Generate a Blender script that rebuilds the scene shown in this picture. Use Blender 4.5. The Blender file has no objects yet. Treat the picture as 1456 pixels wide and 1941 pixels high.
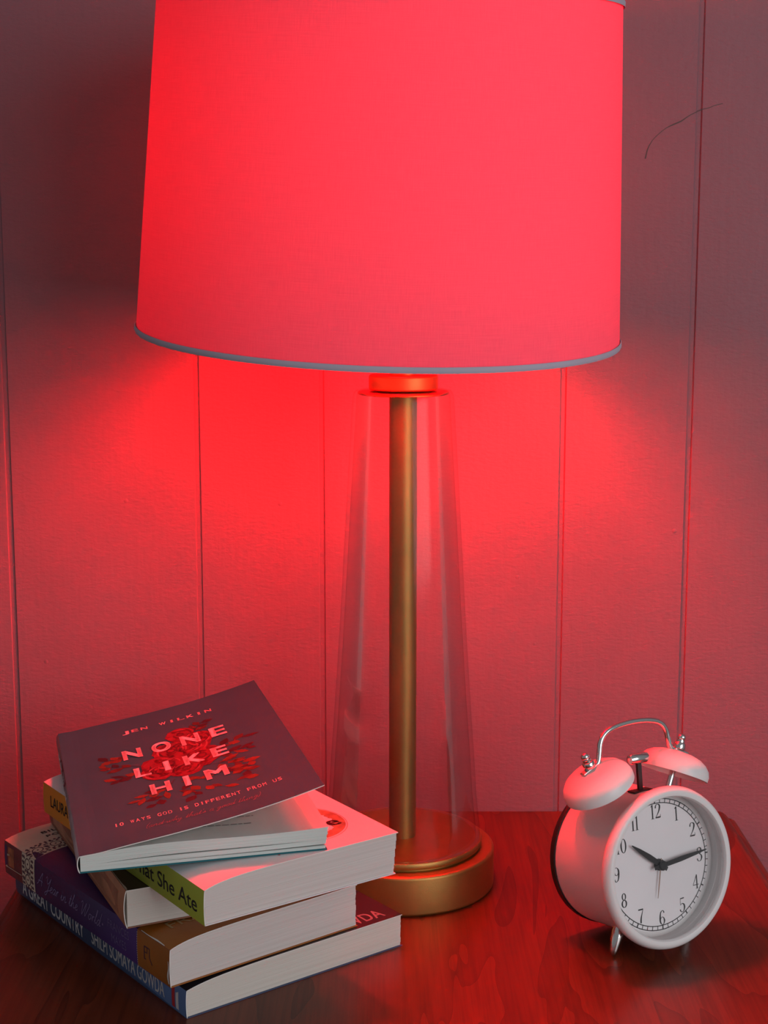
import bpy, bmesh, math, random
from mathutils import Vector, Matrix
random.seed(7)
SC = bpy.context.scene
COL = SC.collection
PI = math.pi

# ------------------------------------------------------------------ camera
F_PX, PITCH, CAM_H, CAM_D = 2900.0, math.radians(9.0), 0.40, 1.09526
cd = bpy.data.cameras.new('camera'); cam = bpy.data.objects.new('camera', cd); COL.objects.link(cam)
cam.location = (0.0, -CAM_D, CAM_H)
cam.rotation_euler = (PI / 2 - PITCH, 0, 0)
cd.sensor_fit = 'VERTICAL'; cd.sensor_height = 24.0
cd.lens = F_PX * 24.0 / 1941.0
cd.clip_start = 0.02
SC.camera = cam

# ------------------------------------------------------------------ world, window light, exposure
wd = bpy.data.worlds.new('room_light'); SC.world = wd; wd.use_nodes = True
bg = wd.node_tree.nodes['Background']
bg.inputs['Color'].default_value = (0.92, 0.95, 1.0, 1); bg.inputs['Strength'].default_value = 0.20
def area(name, loc, target, sx, sy, power, color):
    ld = bpy.data.lights.new(name, 'AREA'); ld.shape = 'RECTANGLE'; ld.size = sx; ld.size_y = sy
    ld.energy = power; ld.color = color
    o = bpy.data.objects.new(name, ld); COL.objects.link(o); o.location = loc
    o.rotation_euler = (Vector(target) - Vector(loc)).to_track_quat('-Z', 'Y').to_euler()
    return o
# daylight from a wide window of the room, to the right of and behind the camera
area('window_light', (1.35, -1.85, 0.62), (0.0, -0.2, 0.10), 1.5, 1.3, 20.5, (0.95, 0.97, 1.0))
BULB = 400.0                                     # strength of the red lamp bulb
BULB_COL = (1.0, 0.0, 0.006)
vs = SC.view_settings
SC.display_settings.display_device = 'sRGB'
vs.view_transform = 'Standard'; vs.look = 'None'; vs.exposure = 0.0; vs.gamma = 1.0; vs.use_curve_mapping = False

# ------------------------------------------------------------------ materials
def nt(m): return m.node_tree.nodes, m.node_tree.links
def set_in(n, key, v):
    if key in n.inputs: n.inputs[key].default_value = v
def mat(name, color, rough=0.6, metal=0.0, vary=0.08, vscale=40.0, bump=0.0, bscale=400.0, coat=0.0, spec=0.5, stretch=(1, 1, 1)):
    """principled material whose colour is broken up by a little noise, with fine relief"""
    m = bpy.data.materials.new(name); m.use_nodes = True
    N, L = nt(m); p = N['Principled BSDF']
    set_in(p, 'Roughness', rough); set_in(p, 'Metallic', metal); set_in(p, 'Coat Weight', coat); set_in(p, 'Specular IOR Level', spec)
    tc = N.new('ShaderNodeTexCoord'); mp = N.new('ShaderNodeMapping'); mp.inputs['Scale'].default_value = stretch
    L.new(tc.outputs['Object'], mp.inputs['Vector'])
    nz = N.new('ShaderNodeTexNoise'); nz.inputs['Scale'].default_value = vscale; nz.inputs['Detail'].default_value = 4
    L.new(mp.outputs[0], nz.inputs['Vector'])
    rp = N.new('ShaderNodeValToRGB')
    a, b = 1 - vary, 1 + vary
    rp.color_ramp.elements[0].position = 0.3; rp.color_ramp.elements[1].position = 0.7
    rp.color_ramp.elements[0].color = (color[0] * a, color[1] * a, color[2] * a, 1)
    rp.color_ramp.elements[1].color = (min(1, color[0] * b), min(1, color[1] * b), min(1, color[2] * b), 1)
    L.new(nz.outputs['Fac'], rp.inputs['Fac']); L.new(rp.outputs['Color'], p.inputs['Base Color'])
    if bump > 0:
        n2 = N.new('ShaderNodeTexNoise'); n2.inputs['Scale'].default_value = bscale; n2.inputs['Detail'].default_value = 3
        L.new(mp.outputs[0], n2.inputs['Vector'])
        bp = N.new('ShaderNodeBump'); bp.inputs['Strength'].default_value = bump; bp.inputs['Distance'].default_value = 0.001
        L.new(n2.outputs['Fac'], bp.inputs['Height']); L.new(bp.outputs[0], p.inputs['Normal'])
    return m

def wall_mat():
    m = bpy.data.materials.new('wall_paint'); m.use_nodes = True
    N, L = nt(m); p = N['Principled BSDF']; p.inputs['Roughness'].default_value = 0.55
    set_in(p, 'Specular IOR Level', 0.3)
    tc = N.new('ShaderNodeTexCoord')
    nz = N.new('ShaderNodeTexNoise'); nz.inputs['Scale'].default_value = 9; nz.inputs['Detail'].default_value = 5
    L.new(tc.outputs['Object'], nz.inputs['Vector'])
    rp = N.new('ShaderNodeValToRGB')
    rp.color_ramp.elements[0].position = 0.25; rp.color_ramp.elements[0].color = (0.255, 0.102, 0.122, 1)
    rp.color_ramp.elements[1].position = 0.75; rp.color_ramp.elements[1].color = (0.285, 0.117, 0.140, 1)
    L.new(nz.outputs['Fac'], rp.inputs['Fac']); L.new(rp.outputs['Color'], p.inputs['Base Color'])
    # roller stipple, stretched along a slant, plus coarser drips and a few blobs of paint
    m1 = N.new('ShaderNodeMapping'); m1.inputs['Rotation'].default_value = (0, math.radians(18), 0); m1.inputs['Scale'].default_value = (0.45, 1, 1.0)
    L.new(tc.outputs['Object'], m1.inputs['Vector'])
    n1 = N.new('ShaderNodeTexNoise'); n1.inputs['Scale'].default_value = 420; n1.inputs['Detail'].default_value = 4; n1.inputs['Roughness'].default_value = 0.6
    L.new(m1.outputs[0], n1.inputs['Vector'])
    m2 = N.new('ShaderNodeMapping'); m2.inputs['Scale'].default_value = (1, 1, 0.12)
    L.new(tc.outputs['Object'], m2.inputs['Vector'])
    n2 = N.new('ShaderNodeTexNoise'); n2.inputs['Scale'].default_value = 260; n2.inputs['Detail'].default_value = 3
    L.new(m2.outputs[0], n2.inputs['Vector'])
    vo = N.new('ShaderNodeTexVoronoi'); vo.inputs['Scale'].default_value = 22; L.new(tc.outputs['Object'], vo.inputs['Vector'])
    mr = N.new('ShaderNodeMapRange'); mr.inputs['From Min'].default_value = 0.0; mr.inputs['From Max'].default_value = 0.045
    mr.inputs['To Min'].default_value = 1.6; mr.inputs['To Max'].default_value = 0.0
    L.new(vo.outputs['Distance'], mr.inputs['Value'])
    a1 = N.new('ShaderNodeMath'); a1.operation = 'MULTIPLY_ADD'; a1.inputs[1].default_value = 0.5
    L.new(n2.outputs['Fac'], a1.inputs[0]); L.new(n1.outputs['Fac'], a1.inputs[2])
    a2 = N.new('ShaderNodeMath'); a2.operation = 'ADD'; L.new(a1.outputs[0], a2.inputs[0]); L.new(mr.outputs[0], a2.inputs[1])
    bp = N.new('ShaderNodeBump'); bp.inputs['Strength'].default_value = 0.5; bp.inputs['Distance'].default_value = 0.0007
    L.new(a2.outputs[0], bp.inputs['Height']); L.new(bp.outputs[0], p.inputs['Normal'])
    return m

def wood_mat():
    m = bpy.data.materials.new('cherry_wood'); m.use_nodes = True
    N, L = nt(m); p = N['Principled BSDF']
    set_in(p, 'Roughness', 0.38); set_in(p, 'Coat Weight', 0.12); set_in(p, 'Coat Roughness', 0.22); set_in(p, 'Specular IOR Level', 0.25)
    tc = N.new('ShaderNodeTexCoord')
    # broad cathedral figure along y
    mp = N.new('ShaderNodeMapping'); mp.inputs['Scale'].default_value = (1.0, 0.20, 1.0); L.new(tc.outputs['Object'], mp.inputs['Vector'])
    nz = N.new('ShaderNodeTexNoise'); nz.inputs['Scale'].default_value = 16; nz.inputs['Detail'].default_value = 2.5; nz.inputs['Distortion'].default_value = 0.7
    L.new(mp.outputs[0], nz.inputs['Vector'])
    fr = N.new('ShaderNodeMath'); fr.operation = 'MULTIPLY'; fr.inputs[1].default_value = 7.0; L.new(nz.outputs['Fac'], fr.inputs[0])
    fc = N.new('ShaderNodeMath'); fc.operation = 'FRACT'; L.new(fr.outputs[0], fc.inputs[0])
    r1 = N.new('ShaderNodeValToRGB'); e = r1.color_ramp.elements
    e[0].position = 0.0; e[0].color = (0.62, 0.62, 0.62, 1); e[1].position = 1.0; e[1].color = (1.12, 1.12, 1.12, 1)
    q = e.new(0.12); q.color = (0.80, 0.80, 0.80, 1); q2 = e.new(0.93); q2.color = (1.05, 1.05, 1.05, 1)
    L.new(fc.outputs[0], r1.inputs['Fac'])
    # fine pores
    m3 = N.new('ShaderNodeMapping'); m3.inputs['Scale'].default_value = (1.0, 0.03, 1.0); L.new(tc.outputs['Object'], m3.inputs['Vector'])
    n3 = N.new('ShaderNodeTexNoise'); n3.inputs['Scale'].default_value = 520; n3.inputs['Detail'].default_value = 4
    L.new(m3.outputs[0], n3.inputs['Vector'])
    r3 = N.new('ShaderNodeValToRGB'); r3.color_ramp.elements[0].position = 0.32; r3.color_ramp.elements[0].color = (0.72, 0.72, 0.72, 1)
    r3.color_ramp.elements[1].position = 0.6; r3.color_ramp.elements[1].color = (1, 1, 1, 1); L.new(n3.outputs['Fac'], r3.inputs['Fac'])
    x1 = N.new('ShaderNodeMix'); x1.data_type = 'RGBA'; x1.blend_type = 'MULTIPLY'; x1.inputs['Factor'].default_value = 1.0
    x1.inputs['A'].default_value = (0.135, 0.025, 0.0075, 1)
    # Mix node: indices 6/7 are the colour sockets
    x1.inputs[6].default_value = (0.135, 0.025, 0.0075, 1); L.new(r1.outputs['Color'], x1.inputs[7])
    x2 = N.new('ShaderNodeMix'); x2.data_type = 'RGBA'; x2.blend_type = 'MULTIPLY'; x2.inputs['Factor'].default_value = 1.0
    L.new(x1.outputs[2], x2.inputs[6]); L.new(r3.outputs['Color'], x2.inputs[7])
    L.new(x2.outputs[2], p.inputs['Base Color'])
    bp = N.new('ShaderNodeBump'); bp.inputs['Strength'].default_value = 0.08; bp.inputs['Distance'].default_value = 0.0004
    L.new(n3.outputs['Fac'], bp.inputs['Height']); L.new(bp.outputs[0], p.inputs['Normal'])
    return m

def page_mat(name, color):
    """cut page edges: hair-thin lines along the sheets"""
    m = bpy.data.materials.new(name); m.use_nodes = True
    N, L = nt(m); p = N['Principled BSDF']; set_in(p, 'Roughness', 0.85); set_in(p, 'Specular IOR Level', 0.1)
    tc = N.new('ShaderNodeTexCoord'); mp = N.new('ShaderNodeMapping'); mp.inputs['Scale'].default_value = (6, 6, 2600)
    L.new(tc.outputs['Object'], mp.inputs['Vector'])
    nz = N.new('ShaderNodeTexNoise'); nz.inputs['Scale'].default_value = 1.0; nz.inputs['Detail'].default_value = 3
    L.new(mp.outputs[0], nz.inputs['Vector'])
    rp = N.new('ShaderNodeValToRGB')
    rp.color_ramp.elements[0].position = 0.28; rp.color_ramp.elements[0].color = (color[0] * .86, color[1] * .85, color[2] * .84, 1)
    rp.color_ramp.elements[1].position = 0.62; rp.color_ramp.elements[1].color = (*color, 1)
    L.new(nz.outputs['Fac'], rp.inputs['Fac']); L.new(rp.outputs['Color'], p.inputs['Base Color'])
    bp = N.new('ShaderNodeBump'); bp.inputs['Strength'].default_value = 0.25; bp.inputs['Distance'].default_value = 0.0003
    L.new(nz.outputs['Fac'], bp.inputs['Height']); L.new(bp.outputs[0], p.inputs['Normal'])
    return m

def shade_mat():
    m = bpy.data.materials.new('shade_linen'); m.use_nodes = True
    N, L = nt(m); out = N['Material Output']; N.remove(N['Principled BSDF'])
    uv = N.new('ShaderNodeTexCoord')
    def weave(sx, sy):
        mp = N.new('ShaderNodeMapping'); mp.inputs['Scale'].default_value = (sx, sy, 1); L.new(uv.outputs['UV'], mp.inputs['Vector'])
        n = N.new('ShaderNodeTexNoise'); n.inputs['Scale'].default_value = 1.0; n.inputs['Detail'].default_value = 3
        L.new(mp.outputs[0], n.inputs['Vector']); return n
    n1 = weave(1500, 22); n2 = weave(45, 420)
    ad = N.new('ShaderNodeMath'); ad.operation = 'ADD'; L.new(n1.outputs['Fac'], ad.inputs[0]); L.new(n2.outputs['Fac'], ad.inputs[1])
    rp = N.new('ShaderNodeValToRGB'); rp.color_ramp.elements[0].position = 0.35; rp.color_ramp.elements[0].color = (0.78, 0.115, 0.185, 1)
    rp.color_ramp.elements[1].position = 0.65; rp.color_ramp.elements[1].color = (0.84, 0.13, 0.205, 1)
    hf = N.new('ShaderNodeMath'); hf.operation = 'MULTIPLY'; hf.inputs[1].default_value = 0.5; L.new(ad.outputs[0], hf.inputs[0])
    L.new(hf.outputs[0], rp.inputs['Fac'])
    bp = N.new('ShaderNodeBump'); bp.inputs['Strength'].default_value = 0.25; bp.inputs['Distance'].default_value = 0.0003; L.new(hf.outputs[0], bp.inputs['Height'])
    d = N.new('ShaderNodeBsdfDiffuse'); t = N.new('ShaderNodeBsdfTranslucent'); mx = N.new('ShaderNodeMixShader'); mx.inputs[0].default_value = 0.038
    L.new(rp.outputs['Color'], d.inputs['Color']); L.new(rp.outputs['Color'], t.inputs['Color'])
    L.new(bp.outputs[0], d.inputs['Normal'])
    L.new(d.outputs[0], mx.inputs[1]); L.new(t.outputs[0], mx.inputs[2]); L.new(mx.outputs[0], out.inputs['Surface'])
    return m

def glass_mat(name, edge=(0.42, 0.38, 0.38)):
    """thin clear glass: reflects by angle, absorbs a little more where the ray runs along the wall of the vessel"""
    m = bpy.data.materials.new(name); m.use_nodes = True
    N, L = nt(m); out = N['Material Output']; N.remove(N['Principled BSDF'])
    lw = N.new('ShaderNodeLayerWeight'); lw.inputs['Blend'].default_value = 0.25
    pw = N.new('ShaderNodeMath'); pw.operation = 'POWER'; pw.inputs[1].default_value = 6.0; L.new(lw.outputs['Facing'], pw.inputs[0])
    mc = N.new('ShaderNodeMix'); mc.data_type = 'RGBA'; mc.inputs[6].default_value = (0.975, 0.97, 0.97, 1); mc.inputs[7].default_value = (*edge, 1)
    L.new(pw.outputs[0], mc.inputs[0])
    tr = N.new('ShaderNodeBsdfTransparent'); L.new(mc.outputs[2], tr.inputs['Color'])
    gl = N.new('ShaderNodeBsdfGlossy'); gl.inputs['Roughness'].default_value = 0.10
    nz = N.new('ShaderNodeTexNoise'); nz.inputs['Scale'].default_value = 35; tc = N.new('ShaderNodeTexCoord'); L.new(tc.outputs['Object'], nz.inputs['Vector'])
    bp = N.new('ShaderNodeBump'); bp.inputs['Strength'].default_value = 0.06; bp.inputs['Distance'].default_value = 0.002
    L.new(nz.outputs['Fac'], bp.inputs['Height']); L.new(bp.outputs[0], gl.inputs['Normal'])
    fr = N.new('ShaderNodeFresnel'); fr.inputs['IOR'].default_value = 1.45
    ml = N.new('ShaderNodeMath'); ml.operation = 'MULTIPLY'; ml.inputs[1].default_value = 0.32; L.new(fr.outputs[0], ml.inputs[0])
    mx = N.new('ShaderNodeMixShader'); L.new(ml.outputs[0], mx.inputs[0]); L.new(tr.outputs[0], mx.inputs[1]); L.new(gl.outputs[0], mx.inputs[2])
    L.new(mx.outputs[0], out.inputs['Surface'])
    return m

def emit_mat(name, color, strength):
    m = bpy.data.materials.new(name); m.use_nodes = True
    N, L = nt(m); out = N['Material Output']; N.remove(N['Principled BSDF'])
    e = N.new('ShaderNodeEmission'); e.inputs['Color'].default_value = (*color, 1); e.inputs['Strength'].default_value = strength
    L.new(e.outputs[0], out.inputs['Surface']); return m

def spine_grad_mat(name, c_far, c_near, v0, v1):
    m = mat(name, c_near, 0.5); N, L = nt(m); p = N['Principled BSDF']
    tc = N.new('ShaderNodeTexCoord'); sp = N.new('ShaderNodeSeparateXYZ'); L.new(tc.outputs['Object'], sp.inputs[0])
    mr = N.new('ShaderNodeMapRange'); mr.inputs['From Min'].default_value = v0; mr.inputs['From Max'].default_value = v1; L.new(sp.outputs['Y'], mr.inputs['Value'])
    rp = N.new('ShaderNodeValToRGB'); rp.color_ramp.elements[0].color = (*c_near, 1); rp.color_ramp.elements[1].color = (*c_far, 1)
    L.new(mr.outputs[0], rp.inputs['Fac']); L.new(rp.outputs['Color'], p.inputs['Base Color']); return m

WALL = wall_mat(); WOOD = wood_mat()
SATIN = mat('satin_brass', (0.44, 0.24, 0.075), 0.48, 1.0, 0.06, 60, 0.05, 900)
BRASS = mat('brushed_brass', (0.42, 0.235, 0.07), 0.40, 1.0, 0.06, 60, 0.05, 900)
CHROME = mat('chrome', (0.72, 0.70, 0.68), 0.16, 1.0, 0.03)
CLOCKW = mat('white_enamel', (0.74, 0.71, 0.70), 0.38, 0.0, 0.02, 30, 0.02, 900)
DIALW = mat('dial_paper', (0.88, 0.84, 0.85), 0.8, 0, 0.02)
BLACK = mat('black_paint', (0.012, 0.010, 0.011), 0.5, 0, 0.1)
INK = mat('black_ink', (0.02, 0.017, 0.017), 0.7, 0, 0.1)
PAGE = page_mat('page_edges', (0.66, 0.60, 0.54)); PAGEB = page_mat('page_edges_pale', (0.64, 0.665, 0.63)); PAGEG = page_mat('page_edges_grey', (0.64, 0.58, 0.55))
PAPER = mat('paper', (0.72, 0.68, 0.64), 0.8, 0, 0.03)

# ------------------------------------------------------------------ mesh helpers
def link(name, verts, faces, m, parent=None, smooth=False, mats=None, mi=None, uvs=None):
    me = bpy.data.meshes.new(name); me.from_pydata([tuple(v) for v in verts], [], faces)
    for k in (mats or [m]): me.materials.append(k)
    if mi:
        for p, i in zip(me.polygons, mi): p.material_index = i
    if smooth:
        for p in me.polygons: p.use_smooth = True
    if uvs:
        ul = me.uv_layers.new(name='UVMap')
        for lp in me.loops: ul.data[lp.index].uv = uvs[lp.vertex_index]
    me.validate(); me.update()
    o = bpy.data.objects.new(name, me); COL.objects.link(o)
    if parent: o.parent = parent
    return o
def from_bm(name, bm, m, parent=None, smooth=False, fix=True):
    if fix: bmesh.ops.recalc_face_normals(bm, faces=bm.faces)
    me = bpy.data.meshes.new(name); bm.to_mesh(me); bm.free(); me.materials.append(m)
    if smooth:
        for p in me.polygons: p.use_smooth = True
        try: me.set_sharp_from_angle(angle=math.radians(40))
        except Exception: pass
    o = bpy.data.objects.new(name, me); COL.objects.link(o)
    if parent: o.parent = parent
    return o
def thing(name, label, cat, loc=(0, 0, 0), rz=0, group=None):
    o = bpy.data.objects.new(name, None); COL.objects.link(o); o.location = loc; o.rotation_euler = (0, 0, rz)
    o.empty_display_size = 0.02; o['label'] = label; o['category'] = cat
    if group: o['group'] = group
    return o
def bm_box(bm, a, b, bevel=0.0, segs=2):
    v = [bm.verts.new((x, y, z)) for x in (a[0], b[0]) for y in (a[1], b[1]) for z in (a[2], b[2])]
    fs = [bm.faces.new([v[i] for i in f]) for f in ((0, 1, 3, 2), (4, 6, 7, 5), (0, 4, 5, 1), (2, 3, 7, 6), (0, 2, 6, 4), (1, 5, 7, 3))]
    if bevel: bmesh.ops.bevel(bm, geom=list({e for f in fs for e in f.edges}), offset=bevel, segments=segs, affect='EDGES', profile=0.5)
def lathe(name, prof, m, parent, M=None, segs=96, smooth=True, close=False):
    """profile of (radius, height) spun round z, then placed by the matrix M"""
    bm = bmesh.new(); rings = []
    for r, z in prof:
        if r < 1e-7: rings.append([bm.verts.new((0, 0, z))])
        else: rings.append([bm.verts.new((r * math.cos(2 * PI * k / segs), r * math.sin(2 * PI * k / segs), z)) for k in range(segs)])
    pairs = list(zip(rings, rings[1:])) + ([(rings[-1], rings[0])] if close else [])
    for a, b in pairs:
        for k in range(segs):
            k2 = (k + 1) % segs
            vs_ = [a[k % len(a)], a[k2 % len(a)], b[k2 % len(b)], b[k % len(b)]]
            u = []
            for q in vs_:
                if q not in u: u.append(q)
            if len(u) > 2: bm.faces.new(u)
    if M is not None: bmesh.ops.transform(bm, matrix=M, verts=bm.verts)
    return from_bm(name, bm, m, parent, smooth)
def rounded(r0, z0, r1, z1, rad, n=5):
    """profile of a solid disc r1 wide between z0 and z1 with rounded rims"""
    p = [(0, z0), (r1 - rad, z0)]
    for k in range(1, n + 1):
        a = PI / 2 * k / n; p.append((r1 - rad + rad * math.sin(a), z0 + rad - rad * math.cos(a)))
    for k in range(0, n + 1):
        a = PI / 2 * k / n; p.append((r1 - rad + rad * math.cos(a), z1 - rad + rad * math.sin(a)))
    p.append((r0, z1)); return p
def catmull(pts, n=6):
    if len(pts) < 3: return [tuple(p) for p in pts]
    P = [pts[0]] + list(pts) + [pts[-1]]; out = []
    for i in range(1, len(P) - 2):
        for k in range(n):
            t = k / n
            out.append(tuple(0.5 * ((2 * b) + (-a + c) * t + (2 * a - 5 * b + 4 * c - d) * t * t + (-a + 3 * b - 3 * c + d) * t ** 3)
                             for a, b, c, d in zip(P[i - 1], P[i], P[i + 1], P[i + 2])))
    out.append(tuple(pts[-1])); return out
def tube(name, pts, rad, m, parent, segs=12, smooth_n=6, caps=True, radii=None):
    path = [Vector(p) for p in catmull(pts, smooth_n)] if smooth_n else [Vector(p) for p in pts]
    bm = bmesh.new(); rings = []
    nrm = None
    for i, p in enumerate(path):
        t = (path[min(i + 1, len(path) - 1)] - path[max(i - 1, 0)]).normalized()
        if nrm is None: nrm = t.orthogonal().normalized()
        nrm = (nrm - t * nrm.dot(t)).normalized(); b = t.cross(nrm)
        r = rad if radii is None else radii[min(int(i / max(1, len(path) - 1) * (len(radii) - 1) + 0.5), len(radii) - 1)]
        rings.append([bm.verts.new(p + (nrm * math.cos(2 * PI * k / segs) + b * math.sin(2 * PI * k / segs)) * r) for k in range(segs)])
    for a, b in zip(rings, rings[1:]):
        for k in range(segs): bm.faces.new((a[k], a[(k + 1) % segs], b[(k + 1) % segs], b[k]))
    if caps: bm.faces.new(rings[0]); bm.faces.new(rings[-1])
    return from_bm(name, bm, m, parent, True)
def frame(o, x, y, z):
    M = Matrix.Identity(4)
    for i, a in enumerate((x, y, z)):
        for j in range(3): M[j][i] = a[j]
    for j in range(3): M[j][3] = o[j]
    return M

# ------------------------------------------------------------------ flat print: 2-D shapes mapped onto a surface
def text2d(body, size, bold=0.0, shear=0.0, sx=1.0, track=1.0, align='LEFT'):
    c = bpy.data.curves.new('t', 'FONT'); c.body = body; c.size = size; c.shear = shear
    c.space_character = track; c.align_x = align; c.resolution_u = 4; c.fill_mode = 'FRONT'
    o = bpy.data.objects.new('t', c); COL.objects.link(o)
    dg = bpy.context.evaluated_depsgraph_get(); dg.update()
    me = bpy.data.meshes.new_from_object(o.evaluated_get(dg))
    V = [(v.co.x * sx, v.co.y) for v in me.vertices]; Fc = [tuple(p.vertices) for p in me.polygons]
    bpy.data.objects.remove(o); bpy.data.curves.remove(c); bpy.data.meshes.remove(me)
    if bold:                                              # heavier weight: the same outline shifted and laid over itself
        b = bold * size; V0, F0 = V, Fc; V, Fc = [], []
        for dx, dy in ((-b, -b * .6), (b, -b * .6), (-b, b * .6), (b, b * .6), (0, 0)):
            k = len(V); V += [(x + dx, y + dy) for x, y in V0]; Fc += [tuple(i + k for i in f) for f in F0]
    return V, Fc
def fit_text(body, x0, x1, y0, h, bold=0.0, shear=0.0, track=1.0):
    """text scaled to run from x0 to x1 with capitals h high"""
    V, Fc = text2d(body, 1.0, bold, shear, 1.0, track)
    xs = [v[0] for v in V]; a, b = min(xs), max(xs)
    sx = (x1 - x0) / (b - a); sy = h / 0.727
    return [(x0 + (x - a) * sx, y0 + y * sy) for x, y in V], Fc
def ribbon(pts, n=6, hw=None):
    """pen stroke: points (x, y, half-width)"""
    q = catmull([(*p[:2], p[2] if len(p) > 2 else hw) for p in pts], n) if n else [(*p[:2], p[2] if len(p) > 2 else hw) for p in pts]
    V, Fc = [], []
    for i, (x, y, w) in enumerate(q):
        a = q[max(0, i - 1)]; b = q[min(len(q) - 1, i + 1)]
        dx, dy = b[0] - a[0], b[1] - a[1]; d = math.hypot(dx, dy) or 1
        V += [(x - dy / d * w, y + dx / d * w), (x + dy / d * w, y - dx / d * w)]
    for i in range(len(q) - 1): Fc.append((2 * i, 2 * i + 1, 2 * i + 3, 2 * i + 2))
    return V, Fc
def merge(shapes):
    V, Fc = [], []
    for v, f in shapes:
        o = len(V); V += v; Fc += [tuple(i + o for i in q) for q in f]
    return V, Fc
def xf(shape, sx=1, sy=1, tx=0, ty=0, rot=0):
    c, s = math.cos(rot), math.sin(rot)
    return [(tx + (x * sx) * c - (y * sy) * s, ty + (x * sx) * s + (y * sy) * c) for x, y in shape[0]], shape[1]
def poly(pts): return list(pts), [tuple(range(len(pts)))]
def disc(cx, cy, rx, ry=None, n=14, a0=0, a1=2 * PI, wob=0):
    ry = ry or rx
    return poly([(cx + rx * (1 + random.uniform(-wob, wob)) * math.cos(a0 + (a1 - a0) * k / n), cy + ry * (1 + random.uniform(-wob, wob)) * math.sin(a0 + (a1 - a0) * k / n)) for k in range(n)])
def ring2d(cx, cy, rx, ry, hw, n=24, a0=0, a1=2 * PI):
    return ribbon([(cx + rx * math.cos(a0 + (a1 - a0) * k / n), cy + ry * math.sin(a0 + (a1 - a0) * k / n), hw) for k in range(n + 1)], 0)
def decal(name, shape, fmap, m, parent, off=0.00018, layer=0):
    bm = bmesh.new(); vv = [bm.verts.new((x, y, 0)) for x, y in shape[0]]
    for f in shape[1]:
        try: bm.faces.new([vv[i] for i in f])
        except ValueError: pass
    bmesh.ops.triangulate(bm, faces=bm.faces)
    for _ in range(5):                                    # cut long edges so that the print follows the curve of its surface
        lg = [e for e in bm.edges if abs(e.verts[0].co.x - e.verts[1].co.x) > .006 or abs(e.verts[0].co.y - e.verts[1].co.y) > .0025]
        if not lg: break
        bmesh.ops.subdivide_edges(bm, edges=lg, cuts=1)
    for v in bm.verts: v.co = fmap(v.co.x, v.co.y, off + layer * 0.00006)
    return from_bm(name, bm, m, parent, False, False)

# handwriting, one pen line or two per letter
SCRIPT = {
 'A': (.75, [[(0, .0), (.2, .25), (.45, .95), (.52, 1.0), (.55, .5), (.62, .0)], [(.08, .32), (.4, .38), (.7, .36)]]),
 'Y': (.7, [[(.0, .85), (.08, 1.0), (.18, .9), (.2, .6), (.32, .5), (.5, .7), (.62, 1.0), (.5, .3), (.35, -.3), (.2, -.45), (.1, -.3), (.3, -.1), (.7, .1)]]),
 'W': (1.05, [[(.0, .85), (.1, 1.0), (.2, .9), (.22, .4), (.25, .0), (.45, .5), (.6, 1.0), (.6, .4), (.65, .0), (.85, .5), (1.0, 1.0), (.9, 1.05)]]),
 'e': (.36, [[(.0, .1), (.2, .25), (.28, .38), (.18, .44), (.07, .3), (.08, .08), (.2, .0), (.36, .12)]]),
 'a': (.46, [[(.34, .36), (.2, .44), (.06, .28), (.08, .04), (.2, .02), (.34, .3), (.35, .42), (.33, .1), (.38, .0), (.46, .1)]]),
 'r': (.36, [[(.0, .1), (.1, .42), (.13, .34), (.12, .0)], [(.12, .25), (.22, .42), (.32, .4)]]),
 'i': (.26, [[(.0, .1), (.1, .42), (.08, .1), (.13, .0), (.26, .1)], [(.15, .6), (.17, .63)]]),
 'n': (.5, [[(.02, .42), (.06, .2), (.05, .0), (.12, .3), (.25, .44), (.3, .3), (.3, .08), (.36, .0), (.5, .12)]]),
 't': (.3, [[(.02, .1), (.12, .5), (.16, .85), (.12, .3), (.14, .02), (.3, .1)], [(.02, .55), (.26, .58)]]),
 'h': (.48, [[(.0, .1), (.15, .7), (.22, 1.0), (.14, .95), (.08, .4), (.05, .0), (.14, .3), (.26, .42), (.3, .25), (.31, .04), (.48, .12)]]),
 'o': (.42, [[(.25, .43), (.1, .38), (.05, .15), (.15, .0), (.28, .08), (.32, .3), (.25, .43), (.42, .38)]]),
 'l': (.28, [[(.0, .1), (.14, .6), (.2, 1.0), (.12, .98), (.08, .4), (.1, .04), (.28, .12)]]),
 'd': (.5, [[(.32, .36), (.2, .44), (.06, .26), (.08, .03), (.2, .02), (.34, .4), (.42, 1.05), (.36, .4), (.36, .04), (.5, .1)]]),
 'w': (.6, [[(.0, .4), (.05, .1), (.14, .0), (.26, .38), (.28, .08), (.36, .0), (.5, .3), (.5, .42), (.6, .38)]]),
 'y': (.45, [[(.0, .4), (.05, .15), (.14, .05), (.28, .38), (.26, .0), (.18, -.35), (.05, -.4), (.1, -.2), (.45, .12)]]),
 's': (.32, [[(.0, .05), (.16, .42), (.2, .25), (.22, .08), (.1, .0), (.32, .1)]]),
 'g': (.45, [[(.32, .36), (.18, .44), (.05, .26), (.1, .05), (.22, .1), (.33, .4), (.28, -.1), (.15, -.4), (.05, -.3), (.45, .1)]]),
 "'": (.14, [[(.08, .95), (.05, .75)]]), '(': (.22, [[(.2, 1.0), (.06, .6), (.06, .2), (.16, -.15)]]), ')': (.22, [[(.04, 1.0), (.16, .6), (.14, .2), (.02, -.15)]]),
 ' ': (.3, []), '.': (.2, [[(.05, .0), (.08, .03)]])}
def script2d(body, x0, x1, y0, h, hw, slant=0.35):
    x = 0; strokes = []
    for ch in body:
        adv, st = SCRIPT[ch]
        for s in st: strokes.append([(x + px + slant * py, py) for px, py in s])
        x += adv
    sx = (x1 - x0) / x
    out = []
    for s in strokes:
        out.append(ribbon([(x0 + px * sx, y0 + py * h, hw) for px, py in s], 4))
    return merge(out)

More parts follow.
